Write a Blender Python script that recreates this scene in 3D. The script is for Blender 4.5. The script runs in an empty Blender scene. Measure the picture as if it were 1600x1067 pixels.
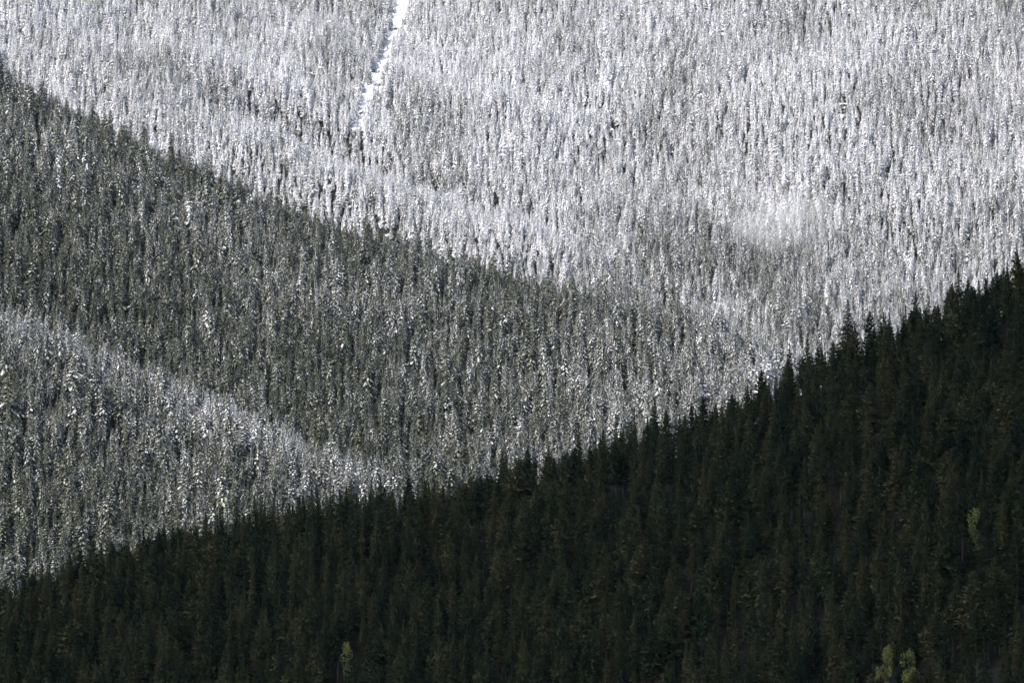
import bpy, math, random
import numpy as np

random.seed(7)
rng = np.random.default_rng(11)
R_ = math.radians
scene = bpy.context.scene
COL = scene.collection

# ------------------------------------------------------------------ camera
HFOV = R_(12.0)
PITCH = R_(4.0)
KPX = math.tan(HFOV / 2) / 800.0            # one photograph pixel, per metre of depth
cam_d = bpy.data.cameras.new('camera')
cam_d.angle = HFOV
cam_d.clip_start = 1.0
cam_d.clip_end = 40000.0
cam = bpy.data.objects.new('camera', cam_d)
cam.location = (0, 0, 0)
cam.rotation_euler = (math.pi / 2 + PITCH, 0, 0)
COL.objects.link(cam)
scene.camera = cam

# ------------------------------------------------------------------ light
SUN_EL = R_(48.0)
SUN_AZ = R_(-140.0)        # measured from +Y (view direction) clockwise: left of and behind the camera
sdir = np.array([math.sin(SUN_AZ) * math.cos(SUN_EL), math.cos(SUN_AZ) * math.cos(SUN_EL), math.sin(SUN_EL)])
world = bpy.data.worlds.new('World')
scene.world = world
world.use_nodes = True
wn = world.node_tree.nodes
wl = world.node_tree.links
wn.clear()
sky = wn.new('ShaderNodeTexSky')
sky.sky_type = 'NISHITA'
sky.sun_disc = False
sky.sun_elevation = SUN_EL
sky.sun_rotation = SUN_AZ
sky.air_density = 1.0
sky.dust_density = 3.0
sky.ozone_density = 0.6
bg = wn.new('ShaderNodeBackground')
bg.inputs['Strength'].default_value = 0.15
wo = wn.new('ShaderNodeOutputWorld')
wl.new(sky.outputs[0], bg.inputs['Color'])
wl.new(bg.outputs[0], wo.inputs['Surface'])

sun_d = bpy.data.lights.new('sun', 'SUN')
sun_d.energy = 2.6
sun_d.angle = R_(2.0)
sun_d.color = (1.0, 0.955, 0.90)
sun = bpy.data.objects.new('sun', sun_d)
sun.rotation_euler = (math.pi / 2 - SUN_EL, 0, -SUN_AZ + math.pi)
COL.objects.link(sun)
from mathutils import Vector
sun.rotation_euler = Vector((-sdir[0], -sdir[1], -sdir[2])).to_track_quat('-Z', 'Y').to_euler()

scene.view_settings.view_transform = 'Standard'
scene.view_settings.look = 'None'
scene.view_settings.gamma = 1.0
scene.view_settings.exposure = 1.2
scene.view_settings.use_curve_mapping = False
scene.render.engine = 'CYCLES'
scene.cycles.use_denoising = True
scene.cycles.denoiser = 'OPENIMAGEDENOISE'
scene.cycles.denoising_input_passes = 'RGB_ALBEDO_NORMAL'
scene.cycles.denoising_prefilter = 'ACCURATE'
scene.cycles.max_bounces = 5
scene.cycles.diffuse_bounces = 2
scene.cycles.volume_bounces = 2
scene.cycles.transparent_max_bounces = 4
scene.render.filter_size = 1.2

# ------------------------------------------------------------------ geometry helpers
SP, CP = math.sin(PITCH), math.cos(PITCH)


def pix_ray(u, v):
    """photograph pixel -> (x per metre of y, z per metre of y)"""
    cx = (np.asarray(u, float) - 800.0) * KPX
    cy = (533.5 - np.asarray(v, float)) * KPX
    d = CP - cy * SP
    return cx / d, (SP + cy * CP) / d


def project(x, y, z):
    d = y * CP + z * SP
    return 800.0 + x / d / KPX, 533.5 - (z * CP - y * SP) / d / KPX


def hash2(i, j, s):
    i = i.astype(np.int64); j = j.astype(np.int64)
    n = (i * 374761393 + j * 668265263 + s * 974634767) & 0x7fffffff
    n = ((n ^ (n >> 13)) * 1274126177) & 0x7fffffff
    n = n ^ (n >> 16)
    return (n & 0xffff) / 65535.0


def vnoise(x, y, s=0):
    x = np.asarray(x, float); y = np.asarray(y, float)
    i = np.floor(x); j = np.floor(y)
    fx = x - i; fy = y - j
    fx = fx * fx * (3 - 2 * fx); fy = fy * fy * (3 - 2 * fy)
    a = hash2(i, j, s); b = hash2(i + 1, j, s); c = hash2(i, j + 1, s); d = hash2(i + 1, j + 1, s)
    return (a * (1 - fx) + b * fx) * (1 - fy) + (c * (1 - fx) + d * fx) * fy


def fbm(x, y, s=0, o=3):
    t = 0; a = 0.5; n = 0
    for k in range(o):
        t = t + a * vnoise(x * 2 ** k, y * 2 ** k, s + k * 17); n += a; a *= 0.5
    return t / n


def softabs(d, w):
    return np.sqrt(d * d + w * w) - w


def smooth(a, b, x):
    t = np.clip((x - a) / (b - a), 0, 1)
    return t * t * (3 - 2 * t)


class Ridge:
    """a spur of the mountain: its crest line is given by photograph pixels with a depth, then falls away to both sides"""

    def __init__(self, pts, depth0, depth1, lower, sf, sb, w):
        u = np.array([p[0] for p in pts], float); v = np.array([p[1] for p in pts], float)
        y = depth0 + (depth1 - depth0) * u / 1600.0
        a, b = pix_ray(u, v)
        self.x = a * y; self.y = y; self.z = b * y - lower
        # carry the crest on beyond the frame
        for side in (0, -1):
            i, j = (0, 2) if side == 0 else (-1, -3)
            dx = self.x[i] - self.x[j]; dy = self.y[i] - self.y[j]; dz = self.z[i] - self.z[j]
            q = 1500.0 / abs(dx)
            damp = 0.8
            nx, ny, nz = self.x[i] + dx * q, self.y[i] + dy * q, self.z[i] + dz * q * damp
            if side == 0:
                self.x = np.insert(self.x, 0, nx); self.y = np.insert(self.y, 0, ny); self.z = np.insert(self.z, 0, nz)
            else:
                self.x = np.append(self.x, nx); self.y = np.append(self.y, ny); self.z = np.append(self.z, nz)
        self.sf, self.sb, self.w = sf, sb, w

    def crest(self, x):
        return np.interp(x, self.x, self.y), np.interp(x, self.x, self.z)

    def h(self, x, y):
        yc, zc = self.crest(x)
        d = y - yc
        s = np.where(d < 0, self.sf, self.sb)
        return zc - s * softabs(d, self.w)


NEAR_PTS = [(0, 908), (100, 882), (200, 852), (300, 820), (400, 797), (500, 774), (600, 760), (700, 752), (800, 730), (900, 700),
            (1000, 662), (1100, 632), (1200, 588), (1300, 540), (1400, 500), (1500, 458), (1600, 418)]
LEFT_PTS = [(0, 472), (60, 495), (100, 522), (150, 546), (200, 570), (260, 592), (320, 606), (400, 645), (470, 683), (540, 712),
            (620, 757), (700, 800), (800, 860)]
MID_PTS = [(0, 108), (100, 152), (200, 196), (300, 242), (400, 286), (500, 327), (600, 367), (700, 402), (800, 428), (900, 452),
           (1000, 472), (1060, 482), (1130, 502), (1200, 533), (1250, 562), (1320, 610), (1420, 680)]
near = Ridge(NEAR_PTS, 1660, 1500, 12.5, 0.46, 0.5, 16.0)
left = Ridge(LEFT_PTS, 2760, 2640, 18.0, 0.56, 0.6, 45.0)
mid = Ridge(MID_PTS, 3330, 3120, 19.0, 0.56, 0.6, 30.0)


def h_near(x, y):
    return near.h(x, y) + (fbm(x / 60, y / 60, 3) - .5) * 7


def h_left(x, y):
    return left.h(x, y) + (fbm(x / 90, y / 140, 5) - .5) * 14


def h_mid(x, y):
    return mid.h(x, y) + (fbm(x / 110, y / 200, 9) - .5) * 14


FA, FB = pix_ray(1230, 560)


def h_far(x, y):
    z0 = FB * 3850 - 25
    gx = 200 - 0.42 * (y - 3850)                       # the gully climbs towards the upper left
    z = z0 + 0.56 * (y - 3850) + 0.16 * np.minimum(softabs(x - gx, 90), 900)
    z = z + (fbm(x / 240, y / 420, 21) - .5) * 70 + (fbm(x / 70, y / 160, 22) - .5) * 16
    p = y + 0.6 * x; q = x - 0.6 * y                   # folds running down from the upper left
    z = z + (fbm(p / 95, q / 420, 24, 2) - .5) * 60 * smooth(160, -60, x)
    sp = 240 + 0.12 * (y - 3850)                       # low spur on the right
    z = z + 26 * np.exp(-((x - sp) / 70) ** 2) * smooth(4500, 4150, y)
    return z + np.where(y > 5000, -0.9 * (y - 5000) , 0)


def h_valley(x, y):
    d = np.hypot(x, y)
    return -1.7 - 85 * smooth(30, 900, d) + (fbm(x / 300, y / 300, 31) - .5) * 10 * smooth(30, 500, d)


def ground(x, y):
    z = h_valley(x, y)
    for f in (h_near, h_left, h_mid, h_far):
        z = np.maximum(z, f(x, y))
    return z


def far_hit(u, v, f, y0, y1):
    """where the sight line through a photograph pixel meets slope f (used to lay out the place)"""
    a, b = pix_ray(u, v)
    ys = np.linspace(y0, y1, 1600)
    g = f(a * ys, ys) - b * ys
    i = np.argmax(g > 0)
    y = ys[i]
    return float(a * y), float(y)


# ------------------------------------------------------------------ materials
def new_mat(name):
    m = bpy.data.materials.new(name); m.use_nodes = True
    nt = m.node_tree; nt.nodes.clear()
    return m, nt.nodes, nt.links


def ramp(nodes, stops):
    r = nodes.new('ShaderNodeValToRGB')
    e = r.color_ramp.elements
    while len(e) < len(stops):
        e.new(0.5)
    for i, (p, c) in enumerate(stops):
        e[i].position = p; e[i].color = (*c, 1)
    return r


def math_node(nodes, links, op, a, b=None):
    n = nodes.new('ShaderNodeMath'); n.operation = op
    for i, s in enumerate((a, b)):
        if s is None:
            continue
        if isinstance(s, (int, float)):
            n.inputs[i].default_value = s
        else:
            links.new(s, n.inputs[i])
    return n.outputs[0]


def foliage_mat(name, stops, snow):
    m, N, L = new_mat(name)
    oi = N.new('ShaderNodeObjectInfo')
    cr = ramp(N, stops)
    L.new(oi.outputs['Random'], cr.inputs[0])
    fa = N.new('ShaderNodeAttribute'); fa.attribute_name = 'tone'
    tone = math_node(N, L, 'MULTIPLY_ADD', fa.outputs['Fac'], 0.5)
    tone.node.inputs[2].default_value = 0.75
    mul = N.new('ShaderNodeMix'); mul.data_type = 'RGBA'; mul.blend_type = 'MULTIPLY'; mul.inputs['Factor'].default_value = 1.0
    L.new(cr.outputs[0], mul.inputs[6])
    comb = N.new('ShaderNodeCombineColor')
    for i in range(3):
        L.new(tone, comb.inputs[i])
    L.new(comb.outputs[0], mul.inputs[7])
    col = mul.outputs[2]
    if snow:
        fr = N.new('ShaderNodeAttribute'); fr.attribute_name = 'snowrank'
        ia = N.new('ShaderNodeAttribute'); ia.attribute_type = 'INSTANCER'; ia.attribute_name = 'snow'
        df = math_node(N, L, 'SUBTRACT', ia.outputs['Fac'], fr.outputs['Fac'])
        mrs = N.new('ShaderNodeMapRange'); L.new(df, mrs.inputs[0])
        mrs.inputs[1].default_value = -0.40; mrs.inputs[2].default_value = 0.36
        mask = mrs.outputs[0]
        sm = N.new('ShaderNodeMix'); sm.data_type = 'RGBA'
        L.new(mask, sm.inputs['Factor'])
        L.new(col, sm.inputs[6])
        sm.inputs[7].default_value = (0.84, 0.85, 0.88, 1)
        col = sm.outputs[2]
    d = N.new('ShaderNodeBsdfDiffuse')
    t = N.new('ShaderNodeBsdfTranslucent')
    mx = N.new('ShaderNodeMixShader'); mx.inputs[0].default_value = 0.25
    L.new(col, d.inputs[0]); L.new(col, t.inputs[0])
    L.new(d.outputs[0], mx.inputs[1]); L.new(t.outputs[0], mx.inputs[2])
    o = N.new('ShaderNodeOutputMaterial')
    L.new(mx.outputs[0], o.inputs[0])
    return m


GREEN = foliage_mat('conifer_needles', [(0.0, (0.018, 0.034, 0.020)), (0.3, (0.032, 0.048, 0.024)), (0.65, (0.058, 0.070, 0.032)),
                                        (0.88, (0.078, 0.082, 0.038)), (1.0, (0.028, 0.047, 0.029))], False)
SNOWY = foliage_mat('snowy_needles', [(0.0, (0.050, 0.066, 0.050)), (0.5, (0.072, 0.086, 0.056)), (1.0, (0.094, 0.104, 0.060))], True)
LEAVES = foliage_mat('yellow_green_leaves', [(0.0, (0.16, 0.20, 0.065)), (1.0, (0.22, 0.235, 0.08))], False)


def bark_mat(name, c0, c1):
    m, N, L = new_mat(name)
    tc = N.new('ShaderNodeTexCoord'); n = N.new('ShaderNodeTexNoise'); n.inputs['Scale'].default_value = 3.0
    mp = N.new('ShaderNodeMapping'); mp.inputs['Scale'].default_value = (6, 6, 1)
    L.new(tc.outputs['Object'], mp.inputs[0]); L.new(mp.outputs[0], n.inputs['Vector'])
    r = ramp(N, [(0.3, c0), (0.7, c1)]); L.new(n.outputs[0], r.inputs[0])
    p = N.new('ShaderNodeBsdfPrincipled'); p.inputs['Roughness'].default_value = 0.9
    L.new(r.outputs[0], p.inputs['Base Color'])
    o = N.new('ShaderNodeOutputMaterial'); L.new(p.outputs[0], o.inputs[0])
    return m


BARK = bark_mat('bark', (0.03, 0.024, 0.02), (0.075, 0.062, 0.05))
PALE = bark_mat('weathered_wood', (0.16, 0.15, 0.14), (0.30, 0.28, 0.26))
ROCK = bark_mat('dark_rock', (0.02, 0.02, 0.024), (0.06, 0.058, 0.06))


def terrain_mat():
    m, N, L = new_mat('hillside_ground')
    g = N.new('ShaderNodeNewGeometry')
    sx = N.new('ShaderNodeSeparateXYZ'); L.new(g.outputs['Position'], sx.inputs[0])
    n1 = N.new('ShaderNodeTexNoise'); n1.inputs['Scale'].default_value = 0.12; n1.inputs['Detail'].default_value = 5
    L.new(g.outputs['Position'], n1.inputs['Vector'])
    soil = ramp(N, [(0.35, (0.010, 0.010, 0.008)), (0.65, (0.024, 0.025, 0.018))]); L.new(n1.outputs[0], soil.inputs[0])
    n2 = N.new('ShaderNodeTexNoise'); n2.inputs['Scale'].default_value = 0.35; n2.inputs['Detail'].default_value = 6
    L.new(g.outputs['Position'], n2.inputs['Vector'])
    snow = ramp(N, [(0.30, (0.74, 0.75, 0.78)), (0.6, (0.85, 0.86, 0.88))]); L.new(n2.outputs[0], snow.inputs[0])
    # thin snow under canopy, floor darkened for the gaps' shade; whole in the open
    a = N.new('ShaderNodeMapRange'); L.new(sx.outputs['Y'], a.inputs[0])
    a.inputs[1].default_value = 2200.0; a.inputs[2].default_value = 4000.0; a.inputs[3].default_value = -0.4; a.inputs[4].default_value = 0.02
    at = N.new('ShaderNodeAttribute'); at.attribute_name = 'open_snow'
    b = math_node(N, L, 'SUBTRACT', n1.outputs[0], 0.5)
    b = math_node(N, L, 'MULTIPLY', b, 2.2)
    c = math_node(N, L, 'ADD', a.outputs[0], b)
    c2 = math_node(N, L, 'MULTIPLY', at.outputs['Fac'], 2.0)
    c = math_node(N, L, 'ADD', c, c2)
    mr = N.new('ShaderNodeMapRange'); mr.inputs[1].default_value = 0.25; mr.inputs[2].default_value = 0.5
    L.new(c, mr.inputs[0])
    mx = N.new('ShaderNodeMix'); mx.data_type = 'RGBA'
    L.new(mr.outputs[0], mx.inputs['Factor']); L.new(soil.outputs[0], mx.inputs[6]); L.new(snow.outputs[0], mx.inputs[7])
    p = N.new('ShaderNodeBsdfPrincipled'); p.inputs['Roughness'].default_value = 0.85; p.inputs['Specular IOR Level'].default_value = 0.1
    L.new(mx.outputs[2], p.inputs['Base Color'])
    bmp = N.new('ShaderNodeBump'); bmp.inputs['Strength'].default_value = 0.6; bmp.inputs['Distance'].default_value = 0.8
    L.new(n2.outputs[0], bmp.inputs['Height']); L.new(bmp.outputs[0], p.inputs['Normal'])
    o = N.new('ShaderNodeOutputMaterial'); L.new(p.outputs[0], o.inputs[0])
    return m


# ------------------------------------------------------------------ terrain sheet
def axis(parts):
    out = []
    for a, b, st in parts:
        out.append(np.arange(a, b, st))
    out.append([parts[-1][1]])
    return np.unique(np.concatenate(out).round(3))


xs = axis([(-9000, -5000, 250), (-5000, -700, 60), (-700, 700, 9), (700, 2400, 60), (2400, 9000, 250)])
ys = axis([(-8000, -4500, 250), (-4500, 1000, 60), (1000, 1750, 8), (1750, 2500, 30), (2500, 5100, 9), (5100, 12000, 250)])
GX, GY = np.meshgrid(xs, ys)
GZ = ground(GX, GY)
nx, ny = len(xs), len(ys)
verts = np.stack([GX, GY, GZ], -1).reshape(-1, 3)
ii = (np.arange(ny - 1)[:, None] * nx + np.arange(nx - 1)[None, :]).reshape(-1)
faces = np.stack([ii, ii + 1, ii + nx + 1, ii + nx], -1)


def mesh_from(name, v, quads=None, mats=(), attrs=None, tris=None, matidx=None, smooth_shade=False, fnormals=None):
    me = bpy.data.meshes.new(name)
    nq = 0 if quads is None else len(quads); ntr = 0 if tris is None else len(tris)
    loops = []
    if nq: loops.append(np.asarray(quads).reshape(-1))
    if ntr: loops.append(np.asarray(tris).reshape(-1))
    me.vertices.add(len(v)); me.vertices.foreach_set('co', np.asarray(v, np.float32).reshape(-1))
    if loops:
        lp = np.concatenate(loops).astype(np.int32)
        me.loops.add(len(lp)); me.loops.foreach_set('vertex_index', lp)
        me.polygons.add(nq + ntr)
        st = np.concatenate([np.arange(nq) * 4, nq * 4 + np.arange(ntr) * 3]).astype(np.int32)
        me.polygons.foreach_set('loop_start', st)
        if matidx is not None:
            me.polygons.foreach_set('material_index', np.asarray(matidx, np.int32))
        if smooth_shade:
            me.polygons.foreach_set('use_smooth', np.ones(nq + ntr, bool))
    for m in mats:
        me.materials.append(m)
    for k, (dom, typ, arr) in (attrs or {}).items():
        a = me.attributes.new(k, typ, dom)
        key = 'vector' if typ == 'FLOAT_VECTOR' else 'value'
        a.data.foreach_set(key, np.asarray(arr).reshape(-1))
    me.update(calc_edges=True)
    me.validate()
    if fnormals is not None:
        me.polygons.foreach_set('use_smooth', np.ones(len(me.polygons), bool))
        me.normals_split_custom_set([tuple(q) for q in np.repeat(np.asarray(fnormals), 4, axis=0)])
    return me


tu, tv_ = project(verts[:, 0], np.maximum(verts[:, 1], 500), verts[:, 2])
cutc = 568 + (630 - 568) * (188 - tv_) / 188.0
open_snow = smooth(24, 15, np.abs(tu - cutc)) * smooth(212, 188, tv_) * (verts[:, 1] > 3600)
open_snow = np.maximum(open_snow, 0.12 * smooth(1.3, 0.8, np.hypot((tu - 1318) / 9, (tv_ - 176) / 16)) * (verts[:, 1] > 3600))
terrain = bpy.data.objects.new('terrain', mesh_from('terrain', verts, faces, [terrain_mat()], {'open_snow': ('POINT', 'FLOAT', open_snow)}, smooth_shade=True))
terrain['kind'] = 'structure'
terrain['label'] = 'forested mountain hillsides rising in overlapping ridges'
COL.objects.link(terrain)


# ------------------------------------------------------------------ tree builders (unit: metres; a tree of height H stands on z = 0)
def trunk_arrays(H, r0, r, seg=6, lean=(0, 0), top=1.0):
    V = []; Q = []
    hs = np.array([-1.5, 0.5, H * 0.3, H * 0.65, H * top])
    for k, h in enumerate(hs):
        rad = max(0.02, r0 * (1 - max(h, 0) / (H * 1.02)) ** 0.9)
        for s in range(seg):
            a = 2 * math.pi * s / seg
            V.append((lean[0] * (h / H) ** 2 + rad * math.cos(a), lean[1] * (h / H) ** 2 + rad * math.sin(a), h))
    for k in range(len(hs) - 1):
        for s in range(seg):
            s2 = (s + 1) % seg
            Q.append((k * seg + s, k * seg + s2, (k + 1) * seg + s2, (k + 1) * seg + s))
    return np.array(V), np.array(Q)


def conifer_crown(seed, H, R, base=0.12, nb=110, fine=4, belly=0.75, up=0.0, ragged=0.3, snow=False, tip=1.0):
    """branches in loose whorls, each carrying flattened sprays of needles; with snow, a pad lying on each spray"""
    r = np.random.default_rng(seed)
    V = []; Q = []; tone = []; rank = []; FN = []
    ph = r.uniform(0, 6.28)
    lop = r.uniform(0, 6.28); lopk = r.uniform(0.0, 0.22)

    def kite(c, d, w, L, W, tn, rk, sag=0.0):
        """a pointed spray: from c along d (length L), width axis w; its shading follows the rounded bough it stands for"""
        n0 = len(V)
        p2 = c + d * L + np.array([0, 0, -sag])
        m = c + d * L * 0.55
        P = [c, m + w * W * 0.5, p2, m - w * W * 0.5]
        g = np.cross(P[2] - P[0], P[3] - P[1])
        o = np.array([m[0], m[1], 0.0]); o /= (np.linalg.norm(o) + 1e-6)
        hf_ = max(0.0, m[2] / H)                           # drooping boughs low down face outwards, the top faces the sky
        fn = o * 0.85 + np.array([0, 0, (0.20 + 0.65 * hf_) if snow else (-0.30 + 1.25 * hf_)]) + r.normal(0, 0.13 if snow else 0.18, 3)
        fn /= np.linalg.norm(fn)
        if np.dot(g, fn) < 0:
            P = [P[0], P[3], P[2], P[1]]; g = -g
        fn = fn + 0.35 * g / (np.linalg.norm(g) + 1e-9); fn /= np.linalg.norm(fn)
        V.extend(P); FN.append(fn)
        Q.append((n0, n0 + 1, n0 + 2, n0 + 3)); tone.append(tn); rank.append(rk)

    for i in range(nb):
        t = (i + r.uniform(0, 1)) / nb
        t = t ** 0.86
        h = H * (base + (1 - base) * t)
        f = 1 - t
        prof = (f ** belly) * (1 - 0.35 * max(0, (f - 0.75) / 0.25) ** 2) + 0.035 * tip
        az = ph + i * 2.39996 + r.normal(0, 0.25)
        L = R * prof * (1 + r.normal(0, ragged)) * (1 + lopk * math.cos(az - lop))
        if r.random() < 0.04:
            L *= 1.3
        L = min(max(L, 0.22), R * 1.1)
        el = math.radians(-28 * f + 30 * (1 - f) ** 3 + 12 * up + r.normal(0, 7))
        if snow:                                        # laden boughs hang
            el = math.radians(-(14 + 36 * f) + 45 * (1 - f) ** 6 + 10 * up + r.normal(0, 8)); L *= 1.2
        dh = np.array([math.cos(az), math.sin(az), 0.0])
        d = np.array([dh[0] * math.cos(el), dh[1] * math.cos(el), math.sin(el)])
        w = np.array([-math.sin(az), math.cos(az), 0.0])
        c0 = np.array([0, 0, h])
        n = max(1, int(round(fine * L / R + 0.6)))
        bt = r.uniform(0, 1)
        br = r.uniform(0, 1)
        if snow:                                        # snow lies in connected patches, not bough by bough
            br = 0.3 * br + 0.7 * float(np.clip((vnoise(math.cos(az) * 0.9 + h * 0.35, math.sin(az) * 0.9 + 7 + h * 0.35, seed) - .5) * 1.7 + .5, 0, 1))
        for k in range(n):
            s0 = 0.12 + 0.88 * k / n
            c = c0 + d * L * s0 * 0.85
            sl = (L * (0.55 if n > 1 else 1.0) * r.uniform(0.7, 1.15) + 0.25) * (1.0 if snow else 0.68)
            for side in ((-1, 1) if fine > 2 else (r.choice((-1, 1)),)):
                sp = side * r.uniform(0.25, 0.95)
                dd = d * math.cos(sp) + w * math.sin(sp)
                dd = dd + np.array([0, 0, r.normal(0.02, 0.16) if snow else r.normal(0.30, 0.35)])
                dd /= np.linalg.norm(dd)
                ww = np.cross(dd, [0, 0, 1]); ww /= (np.linalg.norm(ww) + 1e-6)
                ww = ww + np.array([0, 0, r.normal(0, 0.5)]); ww /= np.linalg.norm(ww)
                kite(c, dd, ww, sl, sl * r.uniform(0.38, 0.6) + 0.1, 0.6 * bt + 0.4 * r.random(), 0.6 + 0.3 * br + 0.12 * r.random(), sag=0.1 * sl)
        if snow:
            # pads of snow along the bough, biggest towards its end
            for k in range(2 if L > 1.2 else 1):
                s0 = r.uniform(0.45, 0.7) if k == 0 else r.uniform(0.15, 0.4)
                c = c0 + d * L * s0 + np.array([0, 0, 0.12])
                ww = w + np.array([0, 0, r.normal(0, 0.25)]); ww /= np.linalg.norm(ww)
                dd = d + w * r.normal(0, 0.25) + np.array([0, 0, -0.25]); dd /= np.linalg.norm(dd)
                pl = (L * r.uniform(0.45, 0.75) + 0.35) * 0.8
                kite(c, dd, ww, pl, pl * r.uniform(0.28, 0.48) + 0.14, 0.5, 0.5 * br + 0.15 * r.random(), sag=0.22 * pl)
    # the leader
    for k in range(3):
        a = ph + k * 2.1
        kite(np.array([0, 0, H * 0.955]), np.array([0.0, 0.0, 1.0]), np.array([math.cos(a), math.sin(a), 0]), H * 0.05 * tip + 0.4, 0.30, 0.6, r.uniform(0.2, 0.6))
    return np.array(V), np.array(Q), np.array(tone), np.array(rank), np.array(FN)


def make_proto(name, H, R, seed, mat, snow, **kw):
    cv, cq, ct, cr, cn = conifer_crown(seed, H, R, snow=snow, **kw)
    tv, tq = trunk_arrays(H * 0.97, 0.012 * H + 0.04, R)
    crown = mesh_from(name + '_crown', cv, cq, [mat], {'tone': ('FACE', 'FLOAT', ct), 'snowrank': ('FACE', 'FLOAT', cr)}, fnormals=cn)
    trunk = mesh_from(name + '_trunk', tv, tq, [BARK], smooth_shade=True)
    jv = np.concatenate([cv, tv]); jq = np.concatenate([cq, tq + len(cv)])
    tn = tv[tq].mean(1) * np.array([1, 1, 0]); tn /= np.linalg.norm(tn, axis=1)[:, None] + 1e-9
    both = mesh_from(name, jv, jq, [mat, BARK], {'tone': ('FACE', 'FLOAT', np.concatenate([ct, np.full(len(tq), .5)])),
                                                 'snowrank': ('FACE', 'FLOAT', np.concatenate([cr, np.full(len(tq), 2.0)]))},
                     matidx=np.concatenate([np.zeros(len(cq)), np.ones(len(tq))]), fnormals=np.concatenate([cn, tn]))
    return dict(H=H, R=R, crown=crown, trunk=trunk, both=both)


NEAR_PROTO = []
for s in range(9):
    if s < 4:      # spruces: narrow, pointed
        NEAR_PROTO.append(make_proto('spruce', 18, [2.3, 2.7, 2.0, 2.9][s], 100 + s, GREEN, False, nb=200, fine=5, belly=0.85, base=0.20, ragged=0.28))
    else:          # pines: fuller, rounder tops
        NEAR_PROTO.append(make_proto('pine', 18, [2.4, 2.2, 2.7, 2.4, 2.9][s - 4], 120 + s, GREEN, False, nb=190, fine=5, belly=[0.62, 0.7, 0.6, 0.75, 0.65][s - 4],
                                     base=[0.30, 0.24, 0.33, 0.26, 0.34][s - 4], up=1.6, ragged=0.4))
SNOW_PROTO = []
for s in range(10):
    if s < 6:
        SNOW_PROTO.append(make_proto('snowy_spruce', 18, [2.4, 2.8, 2.1, 3.0, 2.5, 1.9][s], 200 + s, SNOWY, True, nb=[140, 155, 130, 160, 145, 125][s], fine=2, belly=1.12, base=0.08, ragged=0.25))
    else:
        SNOW_PROTO.append(make_proto('snowy_pine', 18, [2.1, 2.5, 2.0, 2.6][s - 6], 220 + s, SNOWY, True, nb=135, fine=2, belly=0.75, base=0.16, up=1.0, ragged=0.35))


def proto_collection(name, protos):
    c = bpy.data.collections.new(name)
    for k, p in enumerate(protos):
        o = bpy.data.objects.new('%s_%02d' % (name, k), p['both'])
        c.objects.link(o)
    return c


NEAR_COLL = proto_collection('dark_conifer_kinds', NEAR_PROTO)
SNOW_COLL = proto_collection('snowy_conifer_kinds', SNOW_PROTO)


def scatter_nodes(name, coll):
    ng = bpy.data.node_groups.new(name, 'GeometryNodeTree')
    ng.interface.new_socket('Geometry', in_out='INPUT', socket_type='NodeSocketGeometry')
    ng.interface.new_socket('Geometry', in_out='OUTPUT', socket_type='NodeSocketGeometry')
    N, L = ng.nodes, ng.links
    gi = N.new('NodeGroupInput'); go = N.new('NodeGroupOutput')
    ci = N.new('GeometryNodeCollectionInfo'); ci.inputs['Collection'].default_value = coll
    ci.inputs['Separate Children'].default_value = True; ci.inputs['Reset Children'].default_value = True
    ip = N.new('GeometryNodeInstanceOnPoints'); ip.inputs['Pick Instance'].default_value = True

    def attr(nm, typ):
        a = N.new('GeometryNodeInputNamedAttribute'); a.data_type = typ; a.inputs['Name'].default_value = nm
        return a.outputs['Attribute']
    L.new(gi.outputs[0], ip.inputs['Points']); L.new(ci.outputs[0], ip.inputs['Instance'])
    L.new(attr('kind_index', 'INT'), ip.inputs['Instance Index'])
    er = N.new('FunctionNodeEulerToRotation'); L.new(attr('turn', 'FLOAT_VECTOR'), er.inputs[0])
    L.new(er.outputs[0], ip.inputs['Rotation'])
    L.new(attr('size', 'FLOAT_VECTOR'), ip.inputs['Scale'])
    L.new(ip.outputs[0], go.inputs[0])
    return ng


NEAR_NG = scatter_nodes('dark_conifer_scatter', NEAR_COLL)
SNOW_NG = scatter_nodes('snowy_conifer_scatter', SNOW_COLL)


def forest(name, label, T, ng):
    n = len(T['x'])
    P = np.stack([T['x'], T['y'], T['z']], -1)
    me = mesh_from(name, P, attrs={'kind_index': ('POINT', 'INT', T['k'].astype(np.int32)),
                                   'turn': ('POINT', 'FLOAT_VECTOR', np.stack([T['tx'], T['ty'], T['rz']], -1).astype(np.float32)),
                                   'size': ('POINT', 'FLOAT_VECTOR', np.stack([T['w'], T['w'], T['s']], -1).astype(np.float32)),
                                   'snow': ('POINT', 'FLOAT', T['snow'].astype(np.float32))})
    o = bpy.data.objects.new(name, me)
    COL.objects.link(o)
    md = o.modifiers.new('scatter', 'NODES'); md.node_group = ng
    o['kind'] = 'stuff'; o['label'] = label
    return o


# ------------------------------------------------------------------ where the trees stand
def jitter_grid(x0, x1, y0, y1, step, seed):
    r = np.random.default_rng(seed)
    gx, gy = np.meshgrid(np.arange(x0, x1, step), np.arange(y0, y1, step))
    gx[::2] += step / 2
    gx = gx + r.uniform(-.46, .46, gx.shape) * step
    gy = gy + r.uniform(-.46, .46, gy.shape) * step
    return gx.reshape(-1), gy.reshape(-1)


def finish(x, y, z, Hm, wk, k, snow, seed):
    r = np.random.default_rng(seed)
    n = len(x)
    s = Hm / 18.0
    return dict(x=x, y=y, z=z, k=k, s=s, w=s ** 0.75 * wk * r.uniform(0.75, 1.25, n), rz=r.uniform(0, 6.28, n),
                tx=r.normal(0, 0.025, n), ty=r.normal(0, 0.025, n), snow=snow)


def subset(T, m):
    return {k: v[m] for k, v in T.items()}


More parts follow.
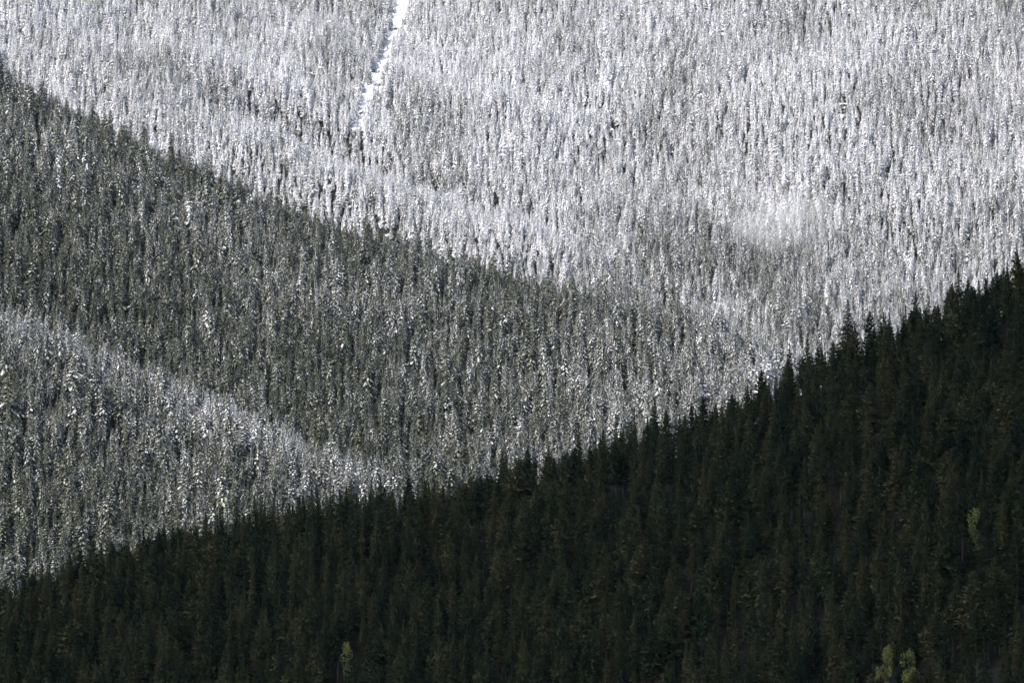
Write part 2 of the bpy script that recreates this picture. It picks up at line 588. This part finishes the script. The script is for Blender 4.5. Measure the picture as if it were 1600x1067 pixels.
def frame_clip(x, y, z, H, mu=180, mv=130):
    u, v = project(x, y, z); _, vt = project(x, y, z + H)
    return (u > -mu) & (u < 1600 + mu) & (vt < 1067 + mv) & (v > -mv)


def hidden_behind(ridge, x, y, z, H, margin):
    """top of the tree lies below the crest of a nearer ridge, as seen from the camera's place"""
    u, vt = project(x, y, z + H)
    uc, vc = project(ridge.x, ridge.y, ridge.z)
    return vt > np.interp(u, uc, vc) + margin


# --- near slope
gx, gy = jitter_grid(-330, 330, 1000, 1780, 5.6, 51)
yc, zc = near.crest(gx)
m = gy < yc + 22
gx, gy = gx[m], gy[m]
gz = ground(gx, gy)
r = np.random.default_rng(52)
H = 18.0 + 5.0 * (fbm(gx / 35, gy / 35, 61) - .5) * 2 + r.normal(0, 3.2, len(gx))
H = np.clip(H, 8, 25)
crest_d = near.crest(gx)[0] - gy
H = np.minimum(H, 12.6 + 0.36 * np.maximum(0, crest_d - 8) + r.normal(0, 2.8, len(gx)))
open_ = fbm(gx / 18, gy / 18, 63)
m = frame_clip(gx, gy, gz, H) & (r.random(len(gx)) < 0.96) & (open_ > 0.22)
gx, gy, gz, H = gx[m], gy[m], gz[m], H[m]
stand = fbm(gx / 60, gy / 60, 64)
k = np.where(r.random(len(gx)) < smooth(.35, .65, stand), r.integers(0, 4, len(gx)), r.integers(4, 9, len(gx)))
near_T = finish(gx, gy, gz, H, 1.0, k, np.zeros(len(gx)), 53)

# --- left spur and middle spur
def spur_trees(ridge, hf, step, seed, back, depth, hide):
    gx, gy = jitter_grid(-620, 520, ridge.y.min() - depth, ridge.y.max() + back + 200, step, seed)
    yc, zc = ridge.crest(gx)
    m = (gy < yc + back) & (gy > yc - depth)
    gx, gy = gx[m], gy[m]; yc = yc[m]
    gz = ground(gx, gy)
    r = np.random.default_rng(seed + 1)
    st = fbm(gx / 70, gy / 110, seed + 3)
    H = np.clip(16.8 + 9 * (st - .5) + r.normal(0, 3.2, len(gx)), 9, 28)
    big = r.random(len(gx)) < 0.07
    H = np.where(big, r.uniform(24, 31, len(gx)), H)
    m = frame_clip(gx, gy, gz, H) & (hf(gx, gy) > gz - 0.5)
    for q in hide:
        m &= ~hidden_behind(q, gx, gy, gz, H, 25)
    m &= r.random(len(gx)) < 0.95
    return gx[m], gy[m], gz[m], H[m], (yc - gy)[m]


x, y, z, H, d = spur_trees(left, h_left, 5.9, 71, 25, 420, [near])
r = np.random.default_rng(75)
sn = 0.12 + 0.33 * np.exp(-(d / 70.0) ** 2) - 0.10 * smooth(120, 330, d) + 0.45 * (fbm(x / 50, y / 60, 76) - .5) + r.normal(0, .10, len(x))  # sunlit crest and shaded foot of the spur painted in as snow amount
left_T = finish(x, y, z, H, 1.28, r.integers(0, 10, len(x)), np.clip(sn, .05, .9), 77)

x, y, z, H, d = spur_trees(mid, h_mid, 5.9, 81, 25, 480, [near, left])
r = np.random.default_rng(85)
u, v = project(x, y, z)
sn = 0.26 - 0.28 * smooth(90, 240, d) * smooth(900, 550, u) - 0.20 * np.exp(-(d / 50.0) ** 2) * smooth(1250, 900, u) + 0.17 * smooth(900, 1200, u) + 0.5 * (fbm(x / 60, y / 80, 86) - .5) + r.normal(0, .11, len(x))  # the shaded lower left and lit right end are painted in as snow
mid_T = finish(x, y, z, H, 1.28, r.integers(0, 10, len(x)), np.clip(sn, .05, .95), 87)

# --- far slope
gx, gy = jitter_grid(-620, 640, 3600, 4760, 5.4, 91)
gz = ground(gx, gy)
r = np.random.default_rng(92)
st = fbm(gx / 75, gy / 170, 93)
H = np.clip(16 + 15 * (st - .5) + r.normal(0, 4.0, len(gx)), 7, 27)
m = frame_clip(gx, gy, gz, H) & (h_far(gx, gy) > gz - .5)
for q in (mid, near):
    m &= ~hidden_behind(q, gx, gy, gz, H, 25)
gx, gy, gz, H, st = gx[m], gy[m], gz[m], H[m], st[m]
u, v = project(gx, gy, gz)
# the cut line running straight up the slope, and a small clearing
cut_u = 568 + (630 - 568) * (188 - v) / 188.0
cut_w = np.interp(v, [-150, 20, 60, 100, 150, 190, 220, 232], [11, 8, 6, 8, 6, 5, 3, 0]) + 4.5 * (vnoise(gx / 7, gy / 7, 99) - .5)
cut_u = cut_u + 4 * np.sin(v / 45.0)
clear = (np.abs(u - cut_u) < cut_w + 1.5) & (v < 186)
sapling = (np.abs(u - cut_u) < 9) & (v > 180) & (v < 240)
H = np.where(sapling, 6.5, H)
young = clear & (v < 190) & (r.random(len(gx)) < 0.2)          # a few saplings coming up in the cut
H = np.where(young, r.uniform(2.5, 5.0, len(gx)), H)
clear &= ~young
glade = ((u - 1318) / 11) ** 2 + ((v - 182) / 20) ** 2 < 1
H = np.where(glade, r.uniform(3.5, 7.0, len(gx)), H)                # young trees filling a small opening
gap = fbm(gx / 22, gy / 30, 97)
keep = ~clear & ~((gap < 0.30) & (r.random(len(gx)) < .12))
wl_ = smooth(900, 1200, u)
pf = (gy + 0.6 * gx) * (1 - wl_) + (gy - 0.35 * gx) * wl_; qf = (gx - 0.6 * gy) * (1 - wl_) + (gx + 0.35 * gy) * wl_
band = fbm(pf / 60, qf / 230, 96)  # snow by aspect along the folds; also deepens their weak shading
sn = 0.80 + 0.28 * (fbm(gx / 40, gy / 80, 95) - .5) + 0.36 * (band - .5) - 0.45 * (st - .5) + 0.08 * smooth(220, 0, v) + r.normal(0, .15, len(gx))
sn -= 0.14 * smooth(330, 560, v) * smooth(700, 950, u)
um, vm = project(mid.x, mid.y, mid.z)
sn += 0.15 * smooth(150, 30, np.interp(u, um, vm) - v) * smooth(900, 600, u)
sn -= 0.27 * np.exp(-((u - 1120) / 190) ** 2 - ((v - 430) / 80) ** 2)  # soft shade below the mist put into the trees' snow
sn -= 0.14 * np.exp(-((u - 1420) / 130) ** 2 - ((v - 150) / 60) ** 2)  # soft shade at upper right, likewise painted as less snow
far_T = finish(gx, gy, gz, H, 1.2, r.integers(0, 10, len(gx)), np.clip(sn, .25, 1.3), 98)
far_T = subset(far_T, keep)
print('trees', len(near_T['x']), len(left_T['x']), len(mid_T['x']), len(far_T['x']))


# ------------------------------------------------------------------ which trees show largest: a small painter's pass over their outlines
def shown_area(T, ground_hide=None, W=1600, Hh=1067, wr=2.2):
    order = np.argsort(-T['y'])
    buf = np.full((Hh, W), -1, np.int32)
    u0, v0 = project(T['x'], T['y'], T['z'])
    u1, v1 = project(T['x'], T['y'], T['z'] + 18 * T['s'])
    hw = wr * T['w'] / T['y'] / KPX
    for i in order:
        a, b = int(max(0, v1[i])), int(min(Hh, v0[i]))
        if b <= a: continue
        span = v0[i] - v1[i]
        for vv in range(a, b):
            q = hw[i] * ((vv - v1[i]) / span) ** 0.8
            c0, c1 = int(max(0, u1[i] - q)), int(min(W, u1[i] + q + 1))
            if c1 > c0: buf[vv, c0:c1] = i
    cnt = np.bincount(buf[buf >= 0], minlength=len(T['x']))
    return cnt, buf


def base_on(f, ridge, u, d):
    """ground point d metres in front of the crest, in the sight plane of column u"""
    x = 0.0
    for _ in range(6):
        yc, _z = ridge.crest(x); y = yc - d; x = float((u - 800) * KPX * y / CP)
    yc, _z = ridge.crest(x); y = float(yc - d)
    return x, y, float(ground(np.array([x]), np.array([y]))[0])


def tree_height_to(x, y, z, v):
    a, b = pix_ray(800, v)
    return float(b) * y - z


def tag(o, label, cat, group=None):
    o['label'] = label; o['category'] = cat
    if group: o['group'] = group


def put_tree(name, proto, x, y, z, w, s, rot, label, cat, group):
    root = bpy.data.objects.new(name, None)
    root.empty_display_size = 1.0
    root.location = (x, y, z); root.rotation_euler = rot; root.scale = (w, w, s)
    COL.objects.link(root)
    tag(root, label, cat, group)
    for nm in ('trunk', 'crown'):
        c = bpy.data.objects.new(nm, proto[nm]); c.parent = root; COL.objects.link(c)
    return root


# skyline trees that stand out above the crest: (column, top row, prototype, width, label)
SKY = [
    (1325, 470, 0, 1.4, 'tallest dark spruce on the near crest, broad ragged crown rising well clear of its neighbours'),
    (1498, 418, 2, 1.05, 'slim dark spruce tip on the near crest, highest one close to the right edge'),
    (1261, 528, 3, 1.05, 'narrow blackish spruce left of the tallest crest spruce, the nearer of a pair'),
    (1234, 538, 1, 0.95, 'narrow blackish spruce left of the tallest crest spruce, the farther of a pair'),
    (1452, 464, 2, 0.9, 'thin dark spire on the crest midway between the tallest spruce and the right edge'),
    (1023, 622, 3, 0.85, 'small dark pointed spruce alone above the crest, near the middle of the near ridge line'),
    (962, 650, 2, 0.7, 'very thin dark spire on the near crest, leftmost of three by the middle'),
    (991, 637, 2, 0.75, 'thin dark spire on the near crest, second of three by the middle'),
    (904, 672, 5, 0.8, 'rounded dark pine tip standing above the crest in front of the snowy middle ridge'),
    (595, 746, 1, 1.0, 'dark spruce standing above the crest where the left snowy spur meets the valley'),
    (581, 748, 2, 0.7, 'thin dark spire beside the spruce where the left snowy spur meets the valley'),
    (736, 733, 3, 1.0, 'dark pointed spruce above the crest below the valley between the snowy ridges'),
    (684, 742, 2, 0.75, 'thin dark spire on the crest just left of the valley between the snowy ridges'),
    (1080, 628, 5, 0.8, 'dark pine top on the crest, left one of two right of the lone pointed spruce'),
    (1098, 620, 6, 0.8, 'dark pine top on the crest, right one of two right of the lone pointed spruce'),
    (1358, 486, 4, 0.9, 'dark bushy pine top on the crest just right of the tallest spruce'),
    (1415, 479, 2, 0.8, 'thin dark spire on the crest, third top right of the tallest spruce'),
    (1390, 482, 2, 0.8, 'thin dark spire on the crest, second top right of the tallest spruce'),
    (1190, 578, 8, 0.9, 'dark leaning pine top on the crest left of the blackish spruce pair'),
    (216, 848, 5, 0.9, 'dark pine top on the low crest at the lower left, tallest there'),
]
keep = np.ones(len(near_T['x']), bool)
sky_things = []
for (u, v, kk, wk, lab) in SKY:
    x, y, z = base_on(h_near, near, u, 2.0)
    hh = tree_height_to(x, y, z, v)
    hh = max(hh, 9.0)
    keep &= np.hypot(near_T['x'] - x, near_T['y'] - y) > 2.2
    sky_things.append((kk, x, y, z, wk * (hh / 18) ** 0.6, hh / 18, lab))
    # neighbours do not overtop it
    wide = 9.0 if wk > 1.3 else 4.5
    nb = (np.abs(near_T['x'] - x) < wide) & (near_T['y'] > y - 18)
    _, vt = project(near_T['x'], near_T['y'], near_T['z'] + 18 * near_T['s'])
    over = nb & (vt < v + (50 if wk > 1.3 else 12))
    near_T['s'] = np.where(over, near_T['s'] * (0.7 if wk > 1.3 else 0.8), near_T['s'])

# broadleaf trees in first leaf
LEAFY = [
    (1518, 792, 14.0, 3.4, 'bright yellow-green leafy tree alone among dark conifers on the right of the near slope'),
    (1382, 1012, 13.0, 2.9, 'pale yellow-green leafy tree at the bottom edge, left one of a pair'),
    (1417, 1014, 13.0, 3.0, 'pale yellow-green leafy tree at the bottom edge, right one of a pair'),
    (541, 1000, 13.0, 2.8, 'dull olive-yellow leafy tree at the bottom edge, left of the middle'),
]
leafy_spots = []
for (u, v, hh, rr, lab) in LEAFY:
    # stand it where its top meets the photograph's row
    best = None
    for d in np.arange(20, 420, 3.0):
        x, y, z = base_on(h_near, near, u, d)
        _, vt = project(x, y, z + hh)
        if best is None or abs(vt - v) < best[0]:
            best = (abs(vt - v), x, y, z)
    _, x, y, z = best
    keep &= np.hypot(near_T['x'] - x, near_T['y'] - y) > 3.0
    dx = np.abs(near_T['x'] - x)
    front = (dx < 5.5) & (near_T['y'] < y) & (near_T['y'] > y - 34)
    _, vt = project(near_T['x'], near_T['y'], near_T['z'] + 18 * near_T['s'])
    near_T['s'] = np.where(front & (vt < v + 46), near_T['s'] * 0.5, near_T['s'])
    leafy_spots.append((x, y, z, hh, rr, lab))
near_T = subset(near_T, keep)

cnt, _ = shown_area(near_T)
top = np.argsort(-cnt)[:270]
ind = np.zeros(len(near_T['x']), bool); ind[top] = True
forest('near_forest', 'dark green conifer forest filling the shaded near slope', subset(near_T, ~ind), NEAR_NG)

for (kk, x, y, z, w, s, lab) in sky_things:
    put_tree('spruce_tree' if kk < 4 else 'pine_tree', NEAR_PROTO[kk], x, y, z, w, s, (0, 0, x * 7.1), lab, 'conifer', 'conifers on the near crest')
yc, _z = near.crest(near_T['x'])
un, vn = project(near_T['x'], near_T['y'], near_T['z'])
uc_n, vc_n = project(near.x, near.y, near.z)
for i in top:
    crest = yc[i] - near_T['y'][i] < 14
    third = 'left' if un[i] < 533 else 'middle' if un[i] < 1067 else 'right'
    k = int(near_T['k'][i])
    kind = 'pointed spruce' if k < 4 else 'bushy pine'
    dv = vn[i] - np.interp(un[i], uc_n, vc_n)
    band = 'on the crest' if crest else 'high' if dv < 190 else 'halfway down' if dv < 380 else 'low'
    lab = 'dark green %s %s on the shaded near slope, %s third of picture' % (kind, band, third)
    if crest: lab = 'dark green %s on the crest of the near slope, %s third of picture' % (kind, third)
    grp = '%ss %s on the near slope, %s third' % (kind, band, third)
    put_tree('spruce_tree' if k < 4 else 'pine_tree', NEAR_PROTO[k], near_T['x'][i], near_T['y'][i], near_T['z'][i], near_T['w'][i], near_T['s'][i],
             (near_T['tx'][i], near_T['ty'][i], near_T['rz'][i]), lab, 'conifer', grp)


def leafy_crown(seed, H, R):
    r = np.random.default_rng(seed)
    V = []; Q = []; tone = []
    lobes = []
    for k in range(20):
        t = r.uniform(0.2, 0.95); a = r.uniform(0, 6.28); rad = R * (0.80 * (1 - t) + 0.35) * r.uniform(0.05, 1.15)
        lobes.append((rad * math.cos(a), rad * math.sin(a), H * t, r.uniform(0.7, 1.25)))
    for (x, y, z, s) in lobes:
        lt = r.random()
        for q in range(55):
            d = r.normal(0, 1, 3); d /= np.linalg.norm(d)
            p = np.array([x, y, z]) + d * s * np.array([0.7, 0.7, 1.6]) * r.uniform(0.5, 1.0) ** 0.5
            a = r.normal(0, 1, 3) + np.array([0, 0, 0.8]); a /= np.linalg.norm(a)
            b = np.cross(a, r.normal(0, 1, 3)); b /= np.linalg.norm(b)
            L = r.uniform(0.3, 0.55); n0 = len(V)
            V.extend([p, p + a * L * .5 + b * L * .3, p + a * L, p + a * L * .5 - b * L * .3]); Q.append((n0, n0 + 1, n0 + 2, n0 + 3)); tone.append(0.6 * lt + 0.4 * r.random())
    return np.array(V), np.array(Q), np.array(tone), lobes


for j, (x, y, z, hh, rr, lab) in enumerate(leafy_spots):
    cv, cq, ct, lobes = leafy_crown(300 + j, hh, rr)
    root = bpy.data.objects.new('leafy_tree', None); root.location = (x, y, z); root.rotation_euler = (0, 0, j * 1.3); COL.objects.link(root)
    tag(root, lab, 'tree', 'leafy trees among the conifers')
    c = bpy.data.objects.new('crown', mesh_from('leafy_crown', cv, cq, [LEAVES], {'tone': ('FACE', 'FLOAT', ct)})); c.parent = root; COL.objects.link(c)
    tv, tq = trunk_arrays(hh * 0.9, 0.12, 1)
    V = [tv]; Q = [tq]; n0 = len(tv)
    for (lx, ly, lz, s) in lobes:                       # limbs out to each clump of leaves
        p0 = np.array([0, 0, lz * 0.62]); p1 = np.array([lx, ly, lz])
        ring = np.array([[1, 0, 0], [-.5, .87, 0], [-.5, -.87, 0]])
        V.append(p0 + ring * 0.06); V.append(p1 + ring * 0.02)
        Q.append(np.array([(n0, n0 + 1, n0 + 4, n0 + 3), (n0 + 1, n0 + 2, n0 + 5, n0 + 4), (n0 + 2, n0, n0 + 3, n0 + 5)])); n0 += 6
    t = bpy.data.objects.new('trunk', mesh_from('leafy_trunk', np.concatenate(V), np.concatenate(Q), [BARK])); t.parent = root; COL.objects.link(t)

# ------------------------------------------------------------------ snowy spurs: the trees that show largest are things, the rest forest
cat_T = {k: np.concatenate([mid_T[k], left_T[k]]) for k in mid_T}
is_left = np.concatenate([np.zeros(len(mid_T['x']), bool), np.ones(len(left_T['x']), bool)])
cnt, buf = shown_area(cat_T)
# the near slope stands in front: blank what it covers
nt_all = near_T
cat_u, cat_v = project(cat_T['x'], cat_T['y'], cat_T['z'] + 9 * cat_T['s'])
uc, vc = project(near.x, near.y, near.z + 14)
cnt = np.where(cat_v > np.interp(cat_u, uc, vc) - 12, 0, cnt)
cnt = np.where((cat_u < 5) | (cat_u > 1595), 0, cnt)
topm = np.argsort(-cnt)[:300]
indm = np.zeros(len(cnt), bool); indm[topm] = True
forest('left_spur_forest', 'snow-dusted conifer forest on the lower left spur', subset(cat_T, ~indm & is_left), SNOW_NG)
forest('middle_spur_forest', 'snow-dusted conifer forest on the long middle spur', subset(cat_T, ~indm & ~is_left), SNOW_NG)
forest('far_forest', 'white snow-laden conifer forest covering the sunlit far slope', far_T, SNOW_NG)
uc_l, vc_l = project(left.x, left.y, left.z)
uc_m, vc_m = project(mid.x, mid.y, mid.z)
for i in topm:
    k = int(cat_T['k'][i])
    kind = 'spruce' if k < 6 else 'pine'
    if is_left[i]:
        third = 'left' if cat_u[i] < 250 else 'right'
        dv = cat_v[i] - np.interp(cat_u[i], uc_l, vc_l)
        band = 'by the crest' if dv < 45 else 'halfway down' if dv < 190 else 'low down'
        lab = 'large snow-dusted %s %s on the lower left spur, towards its %s end' % (kind, band, third)
        grp = 'snowy %ss %s on the lower left spur, %s end' % (kind, band, third)
    else:
        third = 'left third' if cat_u[i] < 400 else 'centre' if cat_u[i] < 800 else 'right end'
        dv = cat_v[i] - np.interp(cat_u[i], uc_m, vc_m)
        band = 'by the crest' if dv < 60 else 'halfway down' if dv < 180 else 'low down'
        lab = 'large snow-dusted %s %s on the long middle spur, at its %s' % (kind, band, third)
        grp = 'snowy %ss %s on the middle spur, %s' % (kind, band, third)
    o = bpy.data.objects.new('snowy_%s' % kind, SNOW_PROTO[k]['both'])
    o.location = (cat_T['x'][i], cat_T['y'][i], cat_T['z'][i]); o.rotation_euler = (cat_T['tx'][i], cat_T['ty'][i], cat_T['rz'][i])
    o.scale = (cat_T['w'][i], cat_T['w'][i], cat_T['s'][i])
    o['snow'] = float(cat_T['snow'][i])
    COL.objects.link(o)
    tag(o, lab, 'snowy conifer', grp)


# ------------------------------------------------------------------ dark rocks in the cut line, dead snag
def rock_mesh(seed, sx, sy, sz):
    r = np.random.default_rng(seed)
    V = []; Q = []
    nu, nv = 9, 6
    for j in range(nv):
        th = math.pi * (0.04 + 0.92 * j / (nv - 1))
        for i in range(nu):
            ph = 2 * math.pi * i / nu
            k = r.uniform(0.72, 1.15)
            V.append((sx * k * math.sin(th) * math.cos(ph), sy * k * math.sin(th) * math.sin(ph), sz * k * math.cos(th)))
    for j in range(nv - 1):
        for i in range(nu):
            i2 = (i + 1) % nu
            Q.append((j * nu + i, (j + 1) * nu + i, (j + 1) * nu + i2, j * nu + i2))
    return mesh_from('rock', np.array(V), np.array(Q), [ROCK])


for j, (u, v, sx, sz, lab) in enumerate([
        (619, 47, 2.6, 1.3, 'small dark rock in the white cut line, uppermost of three'),
        (589, 135, 3.6, 1.7, 'dark flat rock in the white cut line, middle one of three'),
        (568, 181, 4.2, 2.6, 'large dark rock at the foot of the white cut line')]):
    x, y = far_hit(u, v, h_far, 3700, 4900)
    z = float(ground(np.array([x]), np.array([y]))[0])
    o = bpy.data.objects.new('rock', rock_mesh(500 + j, sx, 1.6, sz)); o.location = (x, y, z + sz * 0.6)
    COL.objects.link(o); tag(o, lab, 'rock', 'rocks in the cut line')


# ------------------------------------------------------------------ two dead pale snags among the near conifers
def snag_mesh(seed, H):
    r = np.random.default_rng(seed)
    V, Q = trunk_arrays(H, 0.20, 1, top=1.0)
    V = [V]; Q = [Q]; n0 = len(V[0])
    for k in range(12):
        h = r.uniform(0.3, 0.95) * H; a = r.uniform(0, 6.28); L = r.uniform(0.4, 1.3)
        ring = np.array([[0, 0, 1], [0, .87, -.5], [.5, -.87, -.5]])
        p0 = np.array([0, 0, h]); p1 = p0 + np.array([math.cos(a), math.sin(a), -0.25]) * L
        V.append(p0 + ring * 0.05); V.append(p1 + ring * 0.015)
        Q.append(np.array([(n0, n0 + 1, n0 + 4, n0 + 3), (n0 + 1, n0 + 2, n0 + 5, n0 + 4), (n0 + 2, n0, n0 + 3, n0 + 5)])); n0 += 6
    return mesh_from('snag', np.concatenate(V), np.concatenate(Q), [PALE])


for j, (u, v, hh, lab) in enumerate([(277, 985, 15.0, 'thin pale dead trunk without needles at the lower left of the near slope'),
                                     (733, 812, 15.0, 'thin pale dead trunk just below the middle of the near crest')]):
    best = None
    for d in np.arange(8, 420, 2.0):
        x, y, z = base_on(h_near, near, u, d)
        _, vt = project(x, y, z + hh)
        if best is None or abs(vt - v) < best[0]: best = (abs(vt - v), x, y, z)
    o = bpy.data.objects.new('dead_snag', snag_mesh(600 + j, hh)); o.location = best[1:]
    COL.objects.link(o); tag(o, lab, 'dead tree')

# ------------------------------------------------------------------ a drift of mist / blown snow hanging in front of the far slope
mx_, my_ = far_hit(1222, 352, h_far, 3700, 4900)
mz_ = float(ground(np.array([mx_]), np.array([my_]))[0])
mm, N, L = new_mat('mist_air')
tc = N.new('ShaderNodeTexCoord')
ln = N.new('ShaderNodeVectorMath'); ln.operation = 'LENGTH'; L.new(tc.outputs['Object'], ln.inputs[0])
fo = N.new('ShaderNodeMapRange'); L.new(ln.outputs['Value'], fo.inputs[0])
fo.inputs[1].default_value = 1.0; fo.inputs[2].default_value = 0.1; fo.inputs[3].default_value = 0.0; fo.inputs[4].default_value = 1.0
nz = N.new('ShaderNodeTexNoise'); nz.inputs['Scale'].default_value = 2.0; nz.inputs['Detail'].default_value = 5.0; nz.inputs['Distortion'].default_value = 0.6; L.new(tc.outputs['Object'], nz.inputs['Vector'])
nm = math_node(N, L, 'MULTIPLY', nz.outputs[0], fo.outputs[0])
nr = N.new('ShaderNodeMapRange'); L.new(nz.outputs[0], nr.inputs[0]); nr.inputs[1].default_value = 0.38; nr.inputs[2].default_value = 0.75
nm2 = math_node(N, L, 'MULTIPLY', nr.outputs[0], fo.outputs[0])
de = math_node(N, L, 'MULTIPLY', nm2, 0.034)
pv = N.new('ShaderNodeVolumePrincipled'); pv.inputs['Color'].default_value = (0.99, 0.99, 0.99, 1); L.new(de, pv.inputs['Density'])
ou = N.new('ShaderNodeOutputMaterial'); L.new(pv.outputs[0], ou.inputs['Volume'])
V = []; Q = []
for j in range(9):
    th = math.pi * (0.02 + 0.96 * j / 8)
    for i in range(16):
        ph = 2 * math.pi * i / 16
        V.append((math.sin(th) * math.cos(ph), math.sin(th) * math.sin(ph), math.cos(th)))
for j in range(8):
    for i in range(16):
        Q.append((j * 16 + i, (j + 1) * 16 + i, (j + 1) * 16 + (i + 1) % 16, j * 16 + (i + 1) % 16))
Q = np.array(Q)
mv = np.array(V)
n0 = len(mv)
mt = [(0, (i + 1) % 16, i) for i in range(1, 15)] + [(n0 - 16, n0 - 16 + i, n0 - 16 + i + 1) for i in range(1, 15)]
mist = bpy.data.objects.new('mist', mesh_from('mist', mv, Q, [mm], tris=np.array(mt)))
mist.location = (mx_ * 0.984, my_ - 66, mz_ - 2); mist.scale = (64, 30, 34)
mist['kind'] = 'stuff'; mist['label'] = 'pale drift of mist low on the far slope at right'
COL.objects.link(mist)


# ------------------------------------------------------------------ the air between the ridges: one even, thin haze
hm, N, L = new_mat('thin_haze')
hv = N.new('ShaderNodeVolumePrincipled'); hv.inputs['Color'].default_value = (0.72, 0.86, 1.0, 1); hv.inputs['Density'].default_value = 0.45e-5
ho = N.new('ShaderNodeOutputMaterial'); L.new(hv.outputs[0], ho.inputs['Volume'])
z0_, z1_ = float(GZ.min()) - 1.0, max(float(GZ.max()), 300.0) + 40.0
print('haze', z0_, z1_)
X0, X1, Y0, Y1 = -9050, 9050, -8050, 12050
hvv = np.array([(X0, Y0, z0_), (X1, Y0, z0_), (X1, Y1, z0_), (X0, Y1, z0_), (X0, Y0, z1_), (X1, Y0, z1_), (X1, Y1, z1_), (X0, Y1, z1_)], float)
hq = np.array([(0, 3, 2, 1), (4, 5, 6, 7), (0, 1, 5, 4), (1, 2, 6, 5), (2, 3, 7, 6), (3, 0, 4, 7)])
haze = bpy.data.objects.new('haze', mesh_from('haze', hvv, hq, [hm]))
haze['kind'] = 'stuff'; haze['label'] = 'thin bluish haze in the air between the ridges'
COL.objects.link(haze)

# ------------------------------------------------------------------ unseen cumulus placed above the camera, stretched to shade near slope and valley air
cloud_z = 1500.0
tt = (cloud_z - 70.0) / sdir[2]
cc = np.array([0.0, 1400.0, 70.0]) + sdir * tt
m_, N, L = new_mat('cloud_white')
d_ = N.new('ShaderNodeBsdfDiffuse'); d_.inputs[0].default_value = (0.8, 0.8, 0.82, 1)
o_ = N.new('ShaderNodeOutputMaterial'); L.new(d_.outputs[0], o_.inputs[0])
cr_ = np.random.default_rng(700)
V = []; Q = []
n0 = 0
for gxi in np.arange(-430, 431, 86.0):
    for gyi in np.arange(-1360, 401, 80.0):
        edge = max(abs(gxi) / 430, abs(gyi + 480) / 880)
        px = gxi + cr_.uniform(-30, 30); py = gyi + cr_.uniform(-30, 30)
        rr = cr_.uniform(70, 105) * (1.1 - 0.25 * edge)
        pz = cr_.uniform(-10, 40) * (1.2 - edge)
        for j in range(7):
            th = math.pi * (0.02 + 0.96 * j / 6)
            for i in range(12):
                ph = 2 * math.pi * i / 12; kk = rr * cr_.uniform(0.93, 1.07)
                V.append((px + kk * math.sin(th) * math.cos(ph), py + kk * math.sin(th) * math.sin(ph), pz + kk * 0.8 * math.cos(th)))
        for j in range(6):
            for i in range(12):
                Q.append((n0 + j * 12 + i, n0 + (j + 1) * 12 + i, n0 + (j + 1) * 12 + (i + 1) % 12, n0 + j * 12 + (i + 1) % 12))
        n0 += 84
cloud = bpy.data.objects.new('cloud', mesh_from('cloud', np.array(V), np.array(Q), [m_], smooth_shade=True))
cloud.location = tuple(cc)
cloud['kind'] = 'stuff'; cloud['label'] = 'unseen cumulus placed overhead to shade the near slope and valley'
COL.objects.link(cloud)
